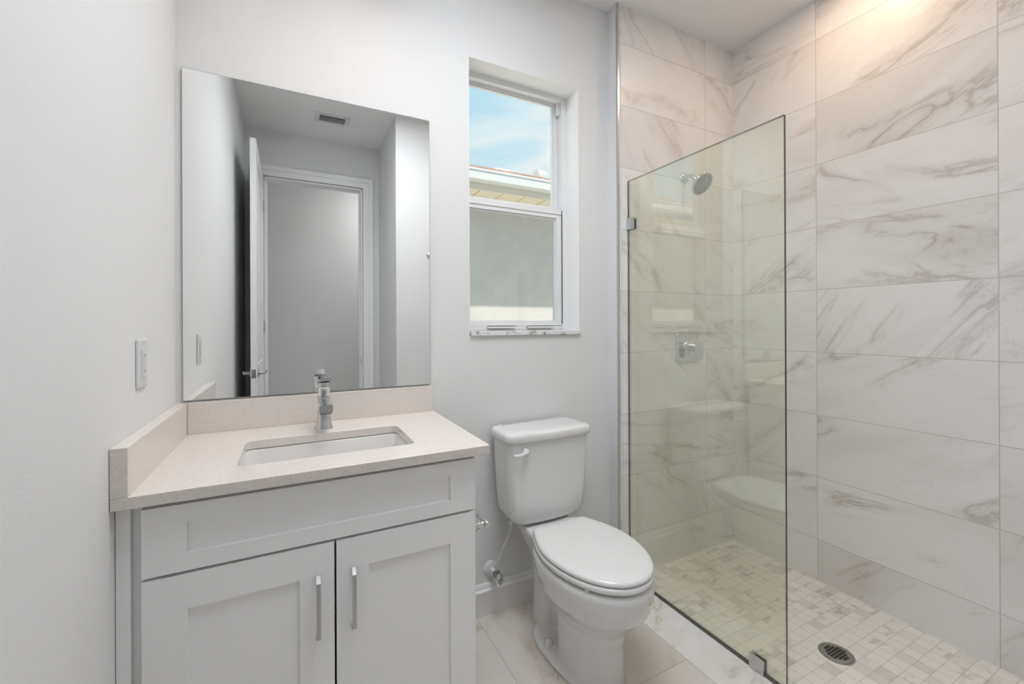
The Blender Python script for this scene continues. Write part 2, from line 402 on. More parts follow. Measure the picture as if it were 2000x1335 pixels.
# floors
m = MB(); m.box(0, 1.6425, -YR, 0, -0.06, 0); m.box(0, XR, -RR, -YR, -0.06, 0); m.box(DX0, DX1, -RR - 0.12, -RR, -0.06, 0)
struct(m.build('floor', M['tile_floor']), 'large square marble look floor tiles around the toilet', 'floor')
struct(B(1.6425, GX - 0.006, -YR, 0, -0.06, 0).build('floor_threshold', M['threshold']), 'warm veined marble strip of floor along the glass', 'floor')
struct(B(GX - 0.006, W, -YR, -S, -0.066, -0.006).build('floor_shower', M['mosaic']), 'small square marble mosaic floor of the shower', 'floor')
struct(B(-0.95, 2.1, -3.6, -RR - 0.12, -0.06, 0).build('floor_hall', M['tile_floor']), 'tiled hall floor', 'floor')
struct(B(GX - 0.0075, GX - 0.0045, -YR, -S, -0.02, 0.0012).build('trim_2', M['dark_strip']), 'thin dark joint between threshold and mosaic', 'joint')
struct(B(XS - 0.0012, XS + 0.0085, -S - 0.0015, -S + 0.012, -0.0, H).build('trim_3', M['alu'], bevel=0.0006), 'satin metal edge trim down the corner of the tile', 'metal trim')

# baseboards: moulded profile extruded along the walls
def baseboard(name, x0, x1):
    prof = [(0, 0.0), (-0.016, 0.0), (-0.016, 0.092), (-0.0185, 0.098), (-0.0185, 0.106), (-0.010, 0.113), (-0.010, 0.121), (-0.004, 0.132), (0, 0.133)]
    o = MB().prism(prof, 'x', x0, x1).build(name, M['trim'])
    return struct(o, 'white moulded baseboard behind the toilet', 'baseboard')
baseboard('baseboard_back', 0.81, XS)
prof = [(0, 0.0), (0.014, 0.0), (0.014, 0.100), (0.0115, 0.111), (0.0075, 0.117), (0.003, 0.132), (0, 0.133)]
struct(MB().prism([(p[0] - YR, p[1]) for p in prof], 'x', XR, GX - 0.01).build('baseboard_front', M['trim']), 'white baseboard under the wall opposite the window', 'baseboard')
struct(MB().prism(prof, 'y', -RR, -0.60).build('baseboard_left', M['trim']), 'white baseboard along the left wall', 'baseboard')
struct(MB().prism([(p[0], p[1]) for p in prof], 'x', -0.8, 2.0).build('baseboard_hall', M['trim']), 'white baseboard of the hall', 'baseboard')
bpy.data.objects['baseboard_hall'].location = (0, -3.5, 0)

# door frame: casing and jamb
def casing(m, x0, x1, z, y, sgn, w=0.085):
    for a, b, t in ((0.0, w, 0.010), (w * 0.55, w, 0.017), (0.0, w * 0.18, 0.013)):
        m.box(x0 - b, x0 - a, min(y, y + sgn * t), max(y, y + sgn * t), 0, z + b)
        m.box(x1 + a, x1 + b, min(y, y + sgn * t), max(y, y + sgn * t), 0, z + b)
        m.box(x0 - a, x1 + a, min(y, y + sgn * t), max(y, y + sgn * t), z + a, z + b)
m = MB(); casing(m, DX0 - 0.006, DX1 + 0.006, DZ + 0.006, -RR, 1)
m.box(DX0 - 0.002, DX0 + 0.012, -RR - 0.12, -RR, 0, DZ); m.box(DX1 - 0.012, DX1 + 0.002, -RR - 0.12, -RR, 0, DZ); m.box(DX0, DX1, -RR - 0.12, -RR, DZ - 0.012, DZ + 0.002)
m.box(DX0 + 0.012, DX0 + 0.022, -RR - 0.075, -RR - 0.04, 0, DZ - 0.012); m.box(DX1 - 0.022, DX1 - 0.012, -RR - 0.075, -RR - 0.04, 0, DZ - 0.012)
m.box(DX0 + 0.022, DX1 - 0.022, -RR - 0.075, -RR - 0.04, DZ - 0.022, DZ - 0.012)
fr = struct(m.build('trim_4', M['trim'], bevel=0.001), 'white moulded casing around the doorway, seen in the mirror', 'door frame')
B(DX1 - 0.0135, DX1 - 0.0115, -RR - 0.034, -RR - 0.006, 0.905, 0.975).build('strike_plate', M['brass'], fr)['label'] = 'dark metal strike plate'

# door leaf, swung open against the left wall
dr = bpy.data.objects.new('door_1', None); COL.objects.link(dr); dr.location = (0.128, -2.295, 0); WL['door_1'] = Vector(dr.location); dr.empty_display_size = 0.05
struct(dr, 'white panelled door standing open, its edge seen in the mirror', 'door')
LX0, LX1, LY0, LY1, LT = 0.092, 0.127, -2.292, -1.520, 2.468
m = MB().box(LX0 + 0.006, LX1 - 0.006, LY0, LY1, 0.012, LT)
def panel_face(m, xa, xb):
    # stiles and rails around two recessed panels
    y0, y1 = LY0, LY1; st = 0.11
    m.box(xa, xb, y0, y0 + st, 0.012, LT); m.box(xa, xb, y1 - st, y1, 0.012, LT)
    for z0, z1 in ((0.012, 0.22), (0.80, 1.00), (LT - 0.12, LT)): m.box(xa, xb, y0 + st, y1 - st, z0, z1)
    for z0, z1 in ((0.26, 0.76), (1.04, LT - 0.16)): m.box(xa + (0.002 if xa < 0.1 else 0), xb - (0 if xa < 0.1 else 0.002), y0 + st + 0.04, y1 - st - 0.04, z0, z1)
panel_face(m, LX0, LX0 + 0.006); panel_face(m, LX1 - 0.006, LX1)
m.build('door_leaf', M['trim'], dr, bevel=0.0015)
hy, hz = LY1 - 0.065, 0.945
m = MB()
for sg, xf in ((1, LX1), (-1, LX0)):
    m.lathe([(0.030, 0), (0.030, 0.004), (0.026, 0.008), (0.012, 0.012), (0.010, 0.030), (0.011, 0.045)], (xf, hy, hz), (sg, 0, 0), 24)
    m.tube([(xf + sg * 0.040, hy, hz), (xf + sg * 0.046, hy - 0.03, hz + 0.003), (xf + sg * 0.046, hy - 0.075, hz + 0.004), (xf + sg * 0.046, hy - 0.115, hz - 0.002)], lambda t: 0.0095 - 0.003 * t, 12)
m.build('door_handle', M['nickel'], dr)
B(LX0 + 0.005, LX1 - 0.005, LY1 - 0.001, LY1 + 0.0015, hz - 0.028, hz + 0.028).build('latch_plate', M['brass'], dr, bevel=0.001)
for z in (0.25, 1.25, 2.22):
    m = MB(); m.cyl((LX1 + 0.004, LY0 + 0.002, z - 0.045), (LX1 + 0.004, LY0 + 0.002, z + 0.045), 0.0055, 12); m.build('hinge', M['nickel'], dr)

# ------------------------------------------------------------------ window
wn = bpy.data.objects.new('window_1', None); COL.objects.link(wn); wn.location = (WX0, 0.10, WZ0); WL['window_1'] = Vector(wn.location); wn.empty_display_size = 0.05
struct(wn, 'white single hung window above the toilet', 'window')
FY0, FY1 = 0.100, 0.175
FL = 0.032                                       # side bar of the frame
m = MB()
m.box(WX0, WX0 + FL, FY0, FY1, WZ0, WZ1); m.box(WX1 - FL, WX1, FY0, FY1, WZ0, WZ1)
m.box(WX0 + FL, WX1 - FL, FY0, FY1, WZ1 - 0.024, WZ1); m.box(WX0 + FL, WX1 - FL, FY0 + 0.006, FY1, WZ0, WZ0 + 0.022)
m.box(WX1 - FL - 0.010, WX1 - FL, FY0 + 0.035, FY1, WZ0 + 0.022, WZ1 - 0.024)
m.build('window_frame', M['vinyl'], wn, bevel=0.0015)
def sash(name, x0, x1, z0, z1, y0, y1, bl, br, bb, bt):
    m = MB()
    m.box(x0, x0 + bl, y0, y1, z0, z1); m.box(x1 - br, x1, y0, y1, z0, z1)
    m.box(x0 + bl, x1 - br, y0, y1, z0, z0 + bb); m.box(x0 + bl, x1 - br, y0, y1, z1 - bt, z1)
    # glazing bead
    b = 0.005; a0, a1, c0, c1 = x0 + bl, x1 - br, z0 + bb, z1 - bt; yb0, yb1 = y0 + 0.006, y1 - 0.004
    m.box(a0, a0 + b, yb0, yb1, c0, c1); m.box(a1 - b, a1, yb0, yb1, c0, c1); m.box(a0 + b, a1 - b, yb0, yb1, c0, c0 + b); m.box(a0 + b, a1 - b, yb0, yb1, c1 - b, c1)
    o = m.build(name, M['vinyl'], wn, bevel=0.001)
    ym = (y0 + y1) / 2
    B(a0 + b, a1 - b, ym - 0.0015, ym + 0.0015, c0 + b, c1 - b).build('glass_pane', M['pane'], o)
    return o
up = sash('upper_sash', WX0 + FL, WX1 - FL - 0.004, 1.822, WZ1 - 0.022, 0.134, 0.160, 0.006, 0.024, 0.028, 0.012)
lo = sash('lower_sash', WX0 + FL, WX1 - FL + 0.002, 1.252, 1.838, 0.104, 0.130, 0.002, 0.030, 0.020, 0.046)
m = MB(); m.box(WX0 + FL, WX1 - FL, 0.100, 0.106, 1.812, 1.816); m.build('meeting_rail_lip', M['vinyl'], lo)
for x in (1.135, 1.345):
    m = MB(); m.box(x, x + 0.145, 0.086, 0.105, 1.2475, 1.2525); m.box(x, x + 0.145, 0.086, 0.089, 1.241, 1.2525); m.build('lift_rail', M['vinyl'], lo, bevel=0.001)
B(WX1 - FL - 0.017, WX1 - FL, 0.113, 0.133, 2.320, 2.384).build('balance_cover', M['vinyl'], wn, bevel=0.001)
B(WX0 + FL, WX1 - FL, 0.1665, 0.1673, WZ0 + 0.02, 1.82).build('insect_screen', M['screen'], wn)
B(WX1 - FL - 0.0010, WX1 - FL + 0.0010, 0.0985, 0.1035, 1.26, 1.83).build('track_seal', M['rubber'], wn)
so = struct(B(WX0 + 0.004, WX1 + 0.004, -0.012, 0.100, WZ0 - 0.0195, WZ0).build('window_1_sill', M['sill'], bevel=0.002), 'thin grey veined marble window sill', 'window sill')
so.name = 'trim_5'

# ------------------------------------------------------------------ mirror
MX0, MX1, MZ0, MZ1 = 0.0164, 0.8315, 1.0156, 2.0906
mr = thing('wall_mirror', 'large frameless rectangular mirror above the vanity splash', 'mirror', (0.424, -0.003, MZ0))
B(MX0, MX1, -0.0075, -0.0015, MZ0, MZ1).build('mirror_backing', M['mirror_edge'], mr)
B(MX0 + 0.0012, MX1 - 0.0012, -0.0081, -0.0075, MZ0 + 0.0012, MZ1 - 0.0012).build('mirror_glass', M['mirror'], mr)

# ------------------------------------------------------------------ vanity
CZ0, CZ1, CD, CR = 0.882, 0.908, 0.5794, 0.842
vt = thing('vanity_countertop', 'speckled beige quartz countertop with splashes on the white vanity', 'countertop', (0.42, -0.29, CZ0))
def rrect(cx, cy, hx, hy, r, n=6):
    pts = []
    for qx, qy, a0 in ((1, 1, 0), (-1, 1, 90), (-1, -1, 180), (1, -1, 270)):
        for k in range(n + 1):
            a = R(a0 + 90 * k / n); pts.append((cx + qx * (hx - r) + r * math.cos(a), cy + qy * (hy - r) + r * math.sin(a)))
    return pts
SX0, SX1, SY0, SY1 = 0.206, 0.654, -0.460, -0.197
def slab_with_hole():
    m = MB(); bm = m.bm
    inner = rrect((SX0 + SX1) / 2, (SY0 + SY1) / 2, (SX1 - SX0) / 2, (SY1 - SY0) / 2, 0.022, 6)
    outer = []
    ox0, ox1, oy0, oy1 = 0.0008, CR, -CD, -0.0005; cx, cy = (SX0 + SX1) / 2, (SY0 + SY1) / 2
    corners = [(ox1, oy1), (ox0, oy1), (ox0, oy0), (ox1, oy0)]
    n = 7
    for q in range(4):
        for k in range(n):
            p = inner[q * n + k]
            # push each inner point to the outer rectangle; the middle one of a corner goes to the corner
            if k == n // 2: outer.append(corners[q]); continue
            horiz_first = (q % 2 == 0)
            side = (k < n // 2)
            if horiz_first: o_ = (corners[q][0], p[1]) if side else (p[0], corners[q][1])
            else: o_ = (p[0], corners[q][1]) if side else (corners[q][0], p[1])
            outer.append(o_)
    z0, z1 = CZ0, CZ1
    L = len(inner); V = lambda pts, z: [bm.verts.new((x, y, z)) for x, y in pts]
    it, ot, ib, ob = V(inner, z1), V(outer, z1), V(inner, z0), V(outer, z0)
    for i in range(L):
        j = (i + 1) % L
        m.face((it[i], it[j], ot[j], ot[i])); m.face((ib[i], ob[i], ob[j], ib[j]))
        m.face((it[i], ib[i], ib[j], it[j])); m.face((ot[i], ot[j], ob[j], ob[i]))
    bmesh.ops.remove_doubles(bm, verts=bm.verts, dist=1e-6)
    return m
slab_with_hole().build('worktop', M['quartz'], vt, bevel=0.0022, seg=3)
B(0.0305, CR - 0.004, -0.0200, -0.0006, CZ1, 1.0100).build('back_splash', M['quartz'], vt, bevel=0.0012)
B(0.0008, 0.0300, -CD, -0.0006, CZ1, 1.0100).build('side_splash', M['quartz'], vt, bevel=0.0012)

# undermount basin
bs = thing('undermount_sink', 'off-white rectangular basin set under the quartz countertop', 'sink', (0.43, -0.328, 0.75))
def rr3(cx, cy, hx, hy, r, z, n=6): return [(x, y, z) for x, y in rrect(cx, cy, hx, hy, r, n)]
cx, cy, hx, hy = (SX0 + SX1) / 2, (SY0 + SY1) / 2, (SX1 - SX0) / 2 + 0.004, (SY1 - SY0) / 2 + 0.004
rings = [rr3(cx, cy, hx + 0.02, hy + 0.02, 0.035, 0.8815), rr3(cx, cy, hx, hy, 0.026, 0.8815), rr3(cx, cy, hx - 0.004, hy - 0.004, 0.03, 0.875),
         rr3(cx, cy, hx - 0.014, hy - 0.012, 0.04, 0.800), rr3(cx, cy, hx - 0.024, hy - 0.022, 0.045, 0.768), rr3(cx, cy, hx - 0.05, hy - 0.045, 0.045, 0.757), rr3(cx, cy, 0.03, 0.03, 0.029, 0.750)]
outr = [rr3(cx, cy, 0.03, 0.03, 0.029, 0.742), rr3(cx, cy, hx - 0.03, hy - 0.03, 0.045, 0.745), rr3(cx, cy, hx - 0.004, hy, 0.04, 0.80), rr3(cx, cy, hx + 0.008, hy + 0.008, 0.03, 0.872), rr3(cx, cy, hx + 0.02, hy + 0.02, 0.035, 0.874), rr3(cx, cy, hx + 0.02, hy + 0.02, 0.035, 0.8815)]
MB().loft(outr + rings[1:], cap0=True, cap1=True).build('basin', M['basin'], bs, smooth=60)
MB().lathe([(0.0, 0.004), (0.012, 0.004), (0.022, 0.003), (0.0225, 0)], (cx, cy, 0.7505), (0, 0, 1), 28, cap0=False).build('sink_drain', M['chrome'], bs)

# cabinet
vc = thing('vanity_cabinet', 'white shaker vanity cabinet with two doors under the countertop', 'cabinet', (0.42, -0.28, 0))
BX0, BX1 = 0.025, 0.806
m = MB(); m.box(BX0, BX0 + 0.018, -0.535, -0.016, 0.0, 0.8815); m.box(BX1 - 0.018, BX1, -0.535, -0.016, 0.0, 0.8815)
m.box(BX0 + 0.018, BX1 - 0.018, -0.48, -0.016, 0.09, 0.108); m.box(BX0 + 0.018, BX1 - 0.018, -0.022, -0.016, 0.108, 0.8815)
m.build('body', M['cabinet'], vc, bevel=0.0008)
m = MB(); m.box(BX0 + 0.0185, BX1 - 0.0185, -0.47, -0.462, 0.0, 0.09); m.build('toe_kick', M['cabinet'], vc)
m = MB(); y0, y1 = -0.5352, -0.517
m.box(BX0 + 0.0185, 0.058, y0, y1, 0.09, 0.881); m.box(0.79, BX1 - 0.0185, y0, y1, 0.09, 0.881)
m.box(0.058, 0.79, y0, y1, 0.866, 0.881); m.box(0.058, 0.79, y0, y1, 0.700, 0.735); m.box(0.058, 0.79, y0, y1, 0.09, 0.12)
m.build('face_frame', M['cabinet'], vc)
B(0.0010, BX0, -0.548, -0.515, 0.0, 0.8815).build('filler_strip', M['cabinet'], vc, bevel=0.001)
def shaker(name, x0, x1, z0, z1, px0, px1, pz0, pz1, yb=-0.536, yf=-0.555):
    m = MB()
    m.box(x0, px0, yf, yb, z0, z1); m.box(px1, x1, yf, yb, z0, z1)
    m.box(px0, px1, yf, yb, pz1, z1); m.box(px0, px1, yf, yb, z0, pz0)
    o = m.build(name, M['cabinet'], vc)
    # one outline bevel only on the outer edge: separate thin panel
    MB().box(px0 - 0.001, px1 + 0.001, yf + 0.0065, yf + 0.0125, pz0 - 0.001, pz1 + 0.001).build('panel', M['cabinet'], o)
    return o
shaker('drawer_front', 0.0445, 0.8040, 0.7215, 0.8685, 0.123, 0.729, 0.7605, 0.829)
dl = shaker('door', 0.0445, 0.4225, 0.105, 0.7145, 0.124, 0.344, 0.180, 0.637)
dR = shaker('door', 0.4275, 0.8040, 0.105, 0.7145, 0.506, 0.728, 0.180, 0.637)
def pull(parent, x):
    z0, z1 = 0.4845, 0.6405; yf = -0.555; m = MB(); t = 0.0035
    # flat arched bar: side outline in (y,z), extruded across its width
    out = [(yf, z1 - 0.013), (yf, z1 - 0.001), (yf - 0.004, z1), (yf - 0.024, z1 - 0.010), (yf - 0.027, z1 - 0.020), (yf - 0.027, z0 + 0.020), (yf - 0.024, z0 + 0.010), (yf - 0.004, z0), (yf, z0 + 0.001), (yf, z0 + 0.013),
           (yf - 0.006, z0 + 0.012), (yf - 0.019, z0 + 0.018), (yf - 0.0215, z0 + 0.026), (yf - 0.0215, z1 - 0.026), (yf - 0.019, z1 - 0.018), (yf - 0.006, z1 - 0.012)]
    n = len(out)
    V0 = [m.bm.verts.new((x - 0.0048, p[0], p[1])) for p in out]; V1 = [m.bm.verts.new((x + 0.0048, p[0], p[1])) for p in out]
    for i in range(n): m.face((V0[i], V0[(i + 1) % n], V1[(i + 1) % n], V1[i]))
    # quads bridging outer path (0..9) to inner path (15..10)
    pairs = [(0, 15), (1, 15), (2, 15), (3, 14), (4, 13), (5, 12), (6, 11), (7, 10), (8, 10), (9, 10)]
    for V in (V0, V1):
        m.face((V[0], V[1], V[2], V[15])); m.face((V[2], V[3], V[14], V[15])); m.face((V[3], V[4], V[13], V[14])); m.face((V[4], V[5], V[12], V[13]))
        m.face((V[5], V[6], V[11], V[12])); m.face((V[6], V[7], V[10], V[11])); m.face((V[7], V[8], V[9], V[10]))
    m.build('handle', M['nickel'], parent, smooth=25)['label'] = 'brushed nickel bar pull'
pull(dl, 0.385); pull(dR, 0.4675)

# toilet paper holder on the cabinet's side
tp = thing('toilet_paper_holder', 'chrome empty paper holder fixed to the right side of the vanity', 'toilet paper holder', (0.806, -0.44, 0.645))
m = MB()
for y in (-0.500, -0.352):
    m = MB(); m.lathe([(0.024, 0), (0.024, 0.003), (0.021, 0.010), (0.012, 0.024), (0.009, 0.040), (0.010, 0.044)], (0.8062, y, 0.643), (1, 0, 0), 28); 
    m.lathe([(0.001, -0.013), (0.008, -0.0115), (0.012, -0.006), (0.0135, 0), (0.012, 0.006), (0.008, 0.0115), (0.001, 0.013)], (0.862, y, 0.643), (0, 1, 0), 24)
    m.build('post', M['chrome'], tp)
MB().cyl((0.862, -0.490, 0.643), (0.862, -0.362, 0.643), 0.0075, 20).build('roller_bar', M['chrome'], tp)

# ------------------------------------------------------------------ faucet
FX, FYc = 0.4255, -0.124
fc = thing('basin_faucet', 'chrome single lever faucet standing behind the sink', 'faucet', (FX, FYc, CZ1))
def rr_sec(cx, cy, hx, hy, r, z): return [(x, y, z) for x, y in rrect(cx, cy, hx, hy, r, 5)]
rings = [rr_sec(FX, FYc, h, h * 1.02, h * 0.62, CZ1 + z) for h, z in ((0.0285, 0.0), (0.0285, 0.002), (0.0255, 0.012), (0.0225, 0.026), (0.0208, 0.045), (0.0200, 0.070), (0.0200, 0.098), (0.0195, 0.107))]
MB().loft(rings).build('faucet_body', M['chrome'], fc, smooth=60)
# spout: square bar reaching forward, slightly drooping
m = MB()
secs = [(FYc + 0.012, 0.103, 0.034), (FYc - 0.02, 0.104, 0.034), (FYc - 0.06, 0.103, 0.031), (FYc - 0.095, 0.099, 0.028), (FYc - 0.112, 0.096, 0.026)]
rg = []
for y, zt_, hgt in secs:
    hw = 0.0205
    pts = rrect(FX, CZ1 + zt_ - hgt / 2, hw, hgt / 2, 0.006, 4)
    rg.append([(px, y, pz) for px, pz in pts])
m.loft(rg); m.build('spout', M['chrome'], fc, smooth=50)
MB().box(FX - 0.017, FX + 0.017, FYc - 0.108, FYc - 0.085, CZ1 + 0.067, CZ1 + 0.0705).build('aerator', M['rubber'], fc)
rings = [rr_sec(FX, FYc + 0.002, h, h, h * 0.6, CZ1 + z) for h, z in ((0.0165, 0.104), (0.0165, 0.114), (0.0190, 0.1165), (0.0192, 0.150), (0.0185, 0.156))]
MB().loft(rings).build('handle_base', M['chrome'], fc, smooth=60)
m = MB(); rg = []
for y, zc, hw in ((FYc + 0.022, 0.157, 0.0195), (FYc - 0.01, 0.161, 0.0205), (FYc - 0.05, 0.168, 0.0205), (FYc - 0.062, 0.170, 0.0195)):
    rg.append([(px, y, pz) for px, pz in rrect(FX, CZ1 + zc, hw, 0.0042, 0.0035, 3)])
m.loft(rg).build('lever', M['chrome'], fc, smooth=50)

# ------------------------------------------------------------------ left wall outlet
ot = thing('wall_outlet', 'white outlet plate with reset buttons on the left wall above the splash', 'outlet', (0.0, -0.373, 1.167))
def prism_box(x0, x1, y0, y1, z0, z1, **k): return B(x0, x1, y0, y1, z0, z1)
B(0.0003, 0.0058, -0.411, -0.335, 1.109, 1.225).build('cover_plate', M['plastic'], ot, bevel=0.002, seg=3)
rc = B(0.0058, 0.0085, -0.390, -0.356, 1.133, 1.201).build('receptacle', M['plastic'], ot, bevel=0.0006)
for z in (1.171, 1.1595): B(0.0084, 0.0098, -0.381, -0.365, z, z + 0.008).build('reset_button', M['plastic'], rc, bevel=0.0004)
for zc in (1.185, 1.147):
    m = MB(); m.box(0.0082, 0.0087, -0.3795, -0.3778, zc - 0.004, zc + 0.005); m.box(0.0082, 0.0087, -0.3685, -0.3668, zc - 0.003, zc + 0.004); m.build('slots', M['black'], rc)
for z in (1.1165, 1.2175): MB().lathe([(0.0028, 0), (0.0028, 0.0008), (0.001, 0.0012)], (0.0057, -0.373, z), (1, 0, 0), 12).build('screw', M['plastic'], ot)

# entry light switch (seen in the mirror)
sw = thing('light_switch', 'white double rocker switch on the entry wall, seen in the mirror', 'light switch', (XR, -1.73, 1.168))
B(XR - 0.0058, XR - 0.0003, -1.788, -1.672, 1.110, 1.226).build('cover_plate', M['plastic'], sw, bevel=0.002)
for yc in (-1.753, -1.707):
    B(XR - 0.0092, XR - 0.0056, yc - 0.0165, yc + 0.0165, 1.135, 1.201).build('rocker', M['plastic'], sw, bevel=0.001)

# robe hook on the wall opposite (its edge shows at the mirror's right side)
rh = thing('robe_hook', 'chrome hook on the painted wall, just showing at the mirror right edge', 'hook', (1.292, -YR, 1.80))
m = MB(); m.lathe([(0.025, 0.0003), (0.025, 0.004), (0.020, 0.009), (0.010, 0.014), (0.008, 0.030)], (1.292, -YR, 1.80), (0, 1, 0), 28); m.build('flange', M['chrome'], rh)
m = MB(); m.tube([(1.292, -YR + 0.028, 1.80), (1.292, -YR + 0.050, 1.790), (1.292, -YR + 0.062, 1.800), (1.292, -YR + 0.064, 1.825)], 0.006, 12)
m.tube([(1.292, -YR + 0.028, 1.80), (1.280, -YR + 0.040, 1.775), (1.265, -YR + 0.050, 1.778), (1.259, -YR + 0.054, 1.795)], 0.005, 12); m.build('hook_arm', M['chrome'], rh)

# ceiling vent in the entry (seen in the mirror)
cv = thing('ceiling_vent', 'white louvred air register on the entry ceiling, seen in the mirror', 'vent', (0.612, -1.865, H))
vx0, vx1, vy0, vy1 = 0.487, 0.739, -1.945, -1.792; z1 = H - 0.0004
ax0, ax1, ay0, ay1 = vx0 + 0.036, vx1 - 0.036, vy0 + 0.030, vy1 - 0.030
m = MB(); z0 = H - 0.008
m.box(vx0, ax0, vy0, vy1, z0, z1); m.box(ax1, vx1, vy0, vy1, z0, z1); m.box(ax0, ax1, vy0, ay0, z0, z1); m.box(ax0, ax1, ay1, vy1, z0, z1)
m.build('frame', M['plastic'], cv, bevel=0.002)
B(ax0, ax1, ay0, ay1, H - 0.0015, z1).build('duct_opening', M['black'], cv)
for k in range(5):
    yc = ay0 + 0.012 + k * 0.018
    m = MB().prism([(yc - 0.012, H - 0.004), (yc - 0.010, H - 0.0035), (yc + 0.012, H - 0.016), (yc + 0.010, H - 0.0175)], 'x', ax0, ax1); m.build('louvre', M['plastic'], cv)
for x in (vx0 + 0.018, vx1 - 0.018): MB().lathe([(0.003, 0), (0.003, 0.001), (0.001, 0.002)], (x, (vy0 + vy1) / 2, H - 0.0078), (0, 0, -1), 10).build('screw', M['nickel'], cv)

# ------------------------------------------------------------------ shower glass
GY0, GY1, GZ1 = -0.8425, -S - 0.002, 1.9692
gp = thing('shower_glass_panel', 'tall frameless fixed glass panel between toilet and shower', 'shower screen', (GX, -0.46, 0))
m = MB(); m.box(GX - 0.005, GX + 0.005, GY0, GY1, 0.008, GZ1)
for f in m.bm.faces:
    f.normal_update()
    f.material_index = 0 if abs(f.normal.x) > 0.9 else 1
m.build('glass', [M['glass'], M['gedge']], gp, smooth=0)
B(GX - 0.005, GX + 0.005, GY0, GY1, 0.0015, 0.008).build('bottom_strip', M['dark_strip'], gp)  # thin dark grey-brown strip below the glass
def clamp(y0, y1, z0, z1):
    m = MB(); m.box(GX - 0.0125, GX - 0.0052, y0, y1, z0, z1); m.box(GX + 0.0052, GX + 0.0125, y0, y1, z0, z1)
    o = m.build('clamp', M['alu'], gp, bevel=0.0012)
    o['label'] = 'square satin metal glass clamp'
    return o
clamp(-0.125, -S - 0.0008, 1.724, 1.781)
clamp(-0.768, -0.713, 0.0002, 0.054)

# ------------------------------------------------------------------ shower head
sh = thing('shower_fixture', 'round chrome shower head on a curved arm, high on the tiled end wall', 'shower head', (2.222, -S, 2.045))
MB().lathe([(0.029, 0.0003), (0.029, 0.004), (0.024, 0.010), (0.012, 0.014), (0.0105, 0.018)], (2.222, -S, 2.045), (0, -1, 0), 32).build('flange', M['chrome'], sh)
nrm = Vector((0.04, -0.77, -0.63)).normalized(); hc = Vector((2.234, -0.185, 1.985))
back = hc - nrm * 0.042
MB().tube([(2.222, -S - 0.012, 2.045), (2.223, -S - 0.035, 2.048), (2.226, -S - 0.058, 2.038), tuple(back)], 0.0105, 16, 8).build('arm', M['chrome'], sh)
hd = MB().lathe([(0.012, -0.046), (0.017, -0.042), (0.018, -0.030), (0.030, -0.024), (0.052, -0.016), (0.061, -0.008), (0.064, 0.0), (0.0625, 0.003), (0.058, 0.004)], hc, nrm, 48).build('spray_head', M['chrome'], sh, smooth=50)
MB().lathe([(0.0565, 0.0035), (0.0565, 0.0055), (0.054, 0.006)], hc, nrm, 48).build('spray_face', simple('spray_face_grey', (0.38, 0.40, 0.41), 0.35, metal=0.6), hd)
m = MB(); a = nrm.orthogonal().normalized(); b = nrm.cross(a)
for rr, n in ((0.010, 6), (0.020, 12), (0.032, 12), (0.044, 24)):
    for k in range(n):
        p = hc + nrm * 0.0055 + (a * math.cos(2 * PI * k / n) + b * math.sin(2 * PI * k / n)) * rr
        m.lathe([(0.0017, 0), (0.0013, 0.0022)], p, nrm, 6)
m.build('nozzles', M['rubber'], hd)

# shower valve
sv = thing('shower_valve', 'chrome square valve plate with blade lever on the tiled end wall', 'shower valve', (2.243, -S, 1.130))
vxc, vzc = 2.2435, 1.1300
rg = [[(x, y, z) for x, z in rrect(vxc, vzc, h, h * 0.96, 0.024, 6)] for h, y in ((0.087, -S - 0.0003), (0.087, -S - 0.005), (0.0845, -S - 0.009), (0.080, -S - 0.0105))]
MB().loft(rg).build('valve_plate', M['chrome'], sv, smooth=60)
MB().lathe([(0.036, 0), (0.034, 0.006), (0.027, 0.012), (0.023, 0.013), (0.023, 0.030), (0.0215, 0.031), (0.0215, 0.036), (0.0235, 0.037), (0.0235, 0.066)], (vxc - 0.002, -S - 0.010, 1.134), (0, -1, 0), 36).build('valve_stem', M['chrome'], sv)
m = MB(); rg = []
for z, hw, th in ((1.164, 0.0235, 0.006), (1.154, 0.0255, 0.007), (1.13, 0.0262, 0.007), (1.09, 0.0258, 0.0055), (1.066, 0.0255, 0.004)):
    rg.append([(x, y, z) for x, y in rrect(vxc + 0.003, -S - 0.078, hw, th, 0.003, 3)])
m.loft(rg).build('lever', M['chrome'], sv, smooth=50)

# floor drain
dx, dy, dz = 2.178, -0.823, -0.006
dn = thing('shower_drain', 'round steel floor drain with square holes in the mosaic', 'drain', (dx, dy, dz))
MB().lathe([(0.0575, 0), (0.0575, 0.0016), (0.0535, 0.0022), (0.0525, 0.0014), (0.0, 0.0014)], (dx, dy, dz), (0, 0, 1), 48, cap1=False).build('drain_ring', M['steel'], dn)
m = MB(); m.lathe([(0.0515, 0.0012), (0.0515, 0.0026), (0.0505, 0.003), (0.0, 0.003)], (dx, dy, dz), (0, 0, 1), 48, cap1=False).build('drain_grate', M['steel'], dn)
m = MB()
for i in range(-3, 4):
    for j in range(-3, 4):
        if i * i + j * j <= 12.5 and not (abs(i) == 3 and abs(j) > 1) and not (abs(j) == 3 and abs(i) > 1):
            m.box(dx + i * 0.0108 - 0.0042, dx + i * 0.0108 + 0.0042, dy + j * 0.0108 - 0.0042, dy + j * 0.0108 + 0.0042, dz + 0.0028, dz + 0.0033)
m.build('drain_holes', M['black'], dn, smooth=0)

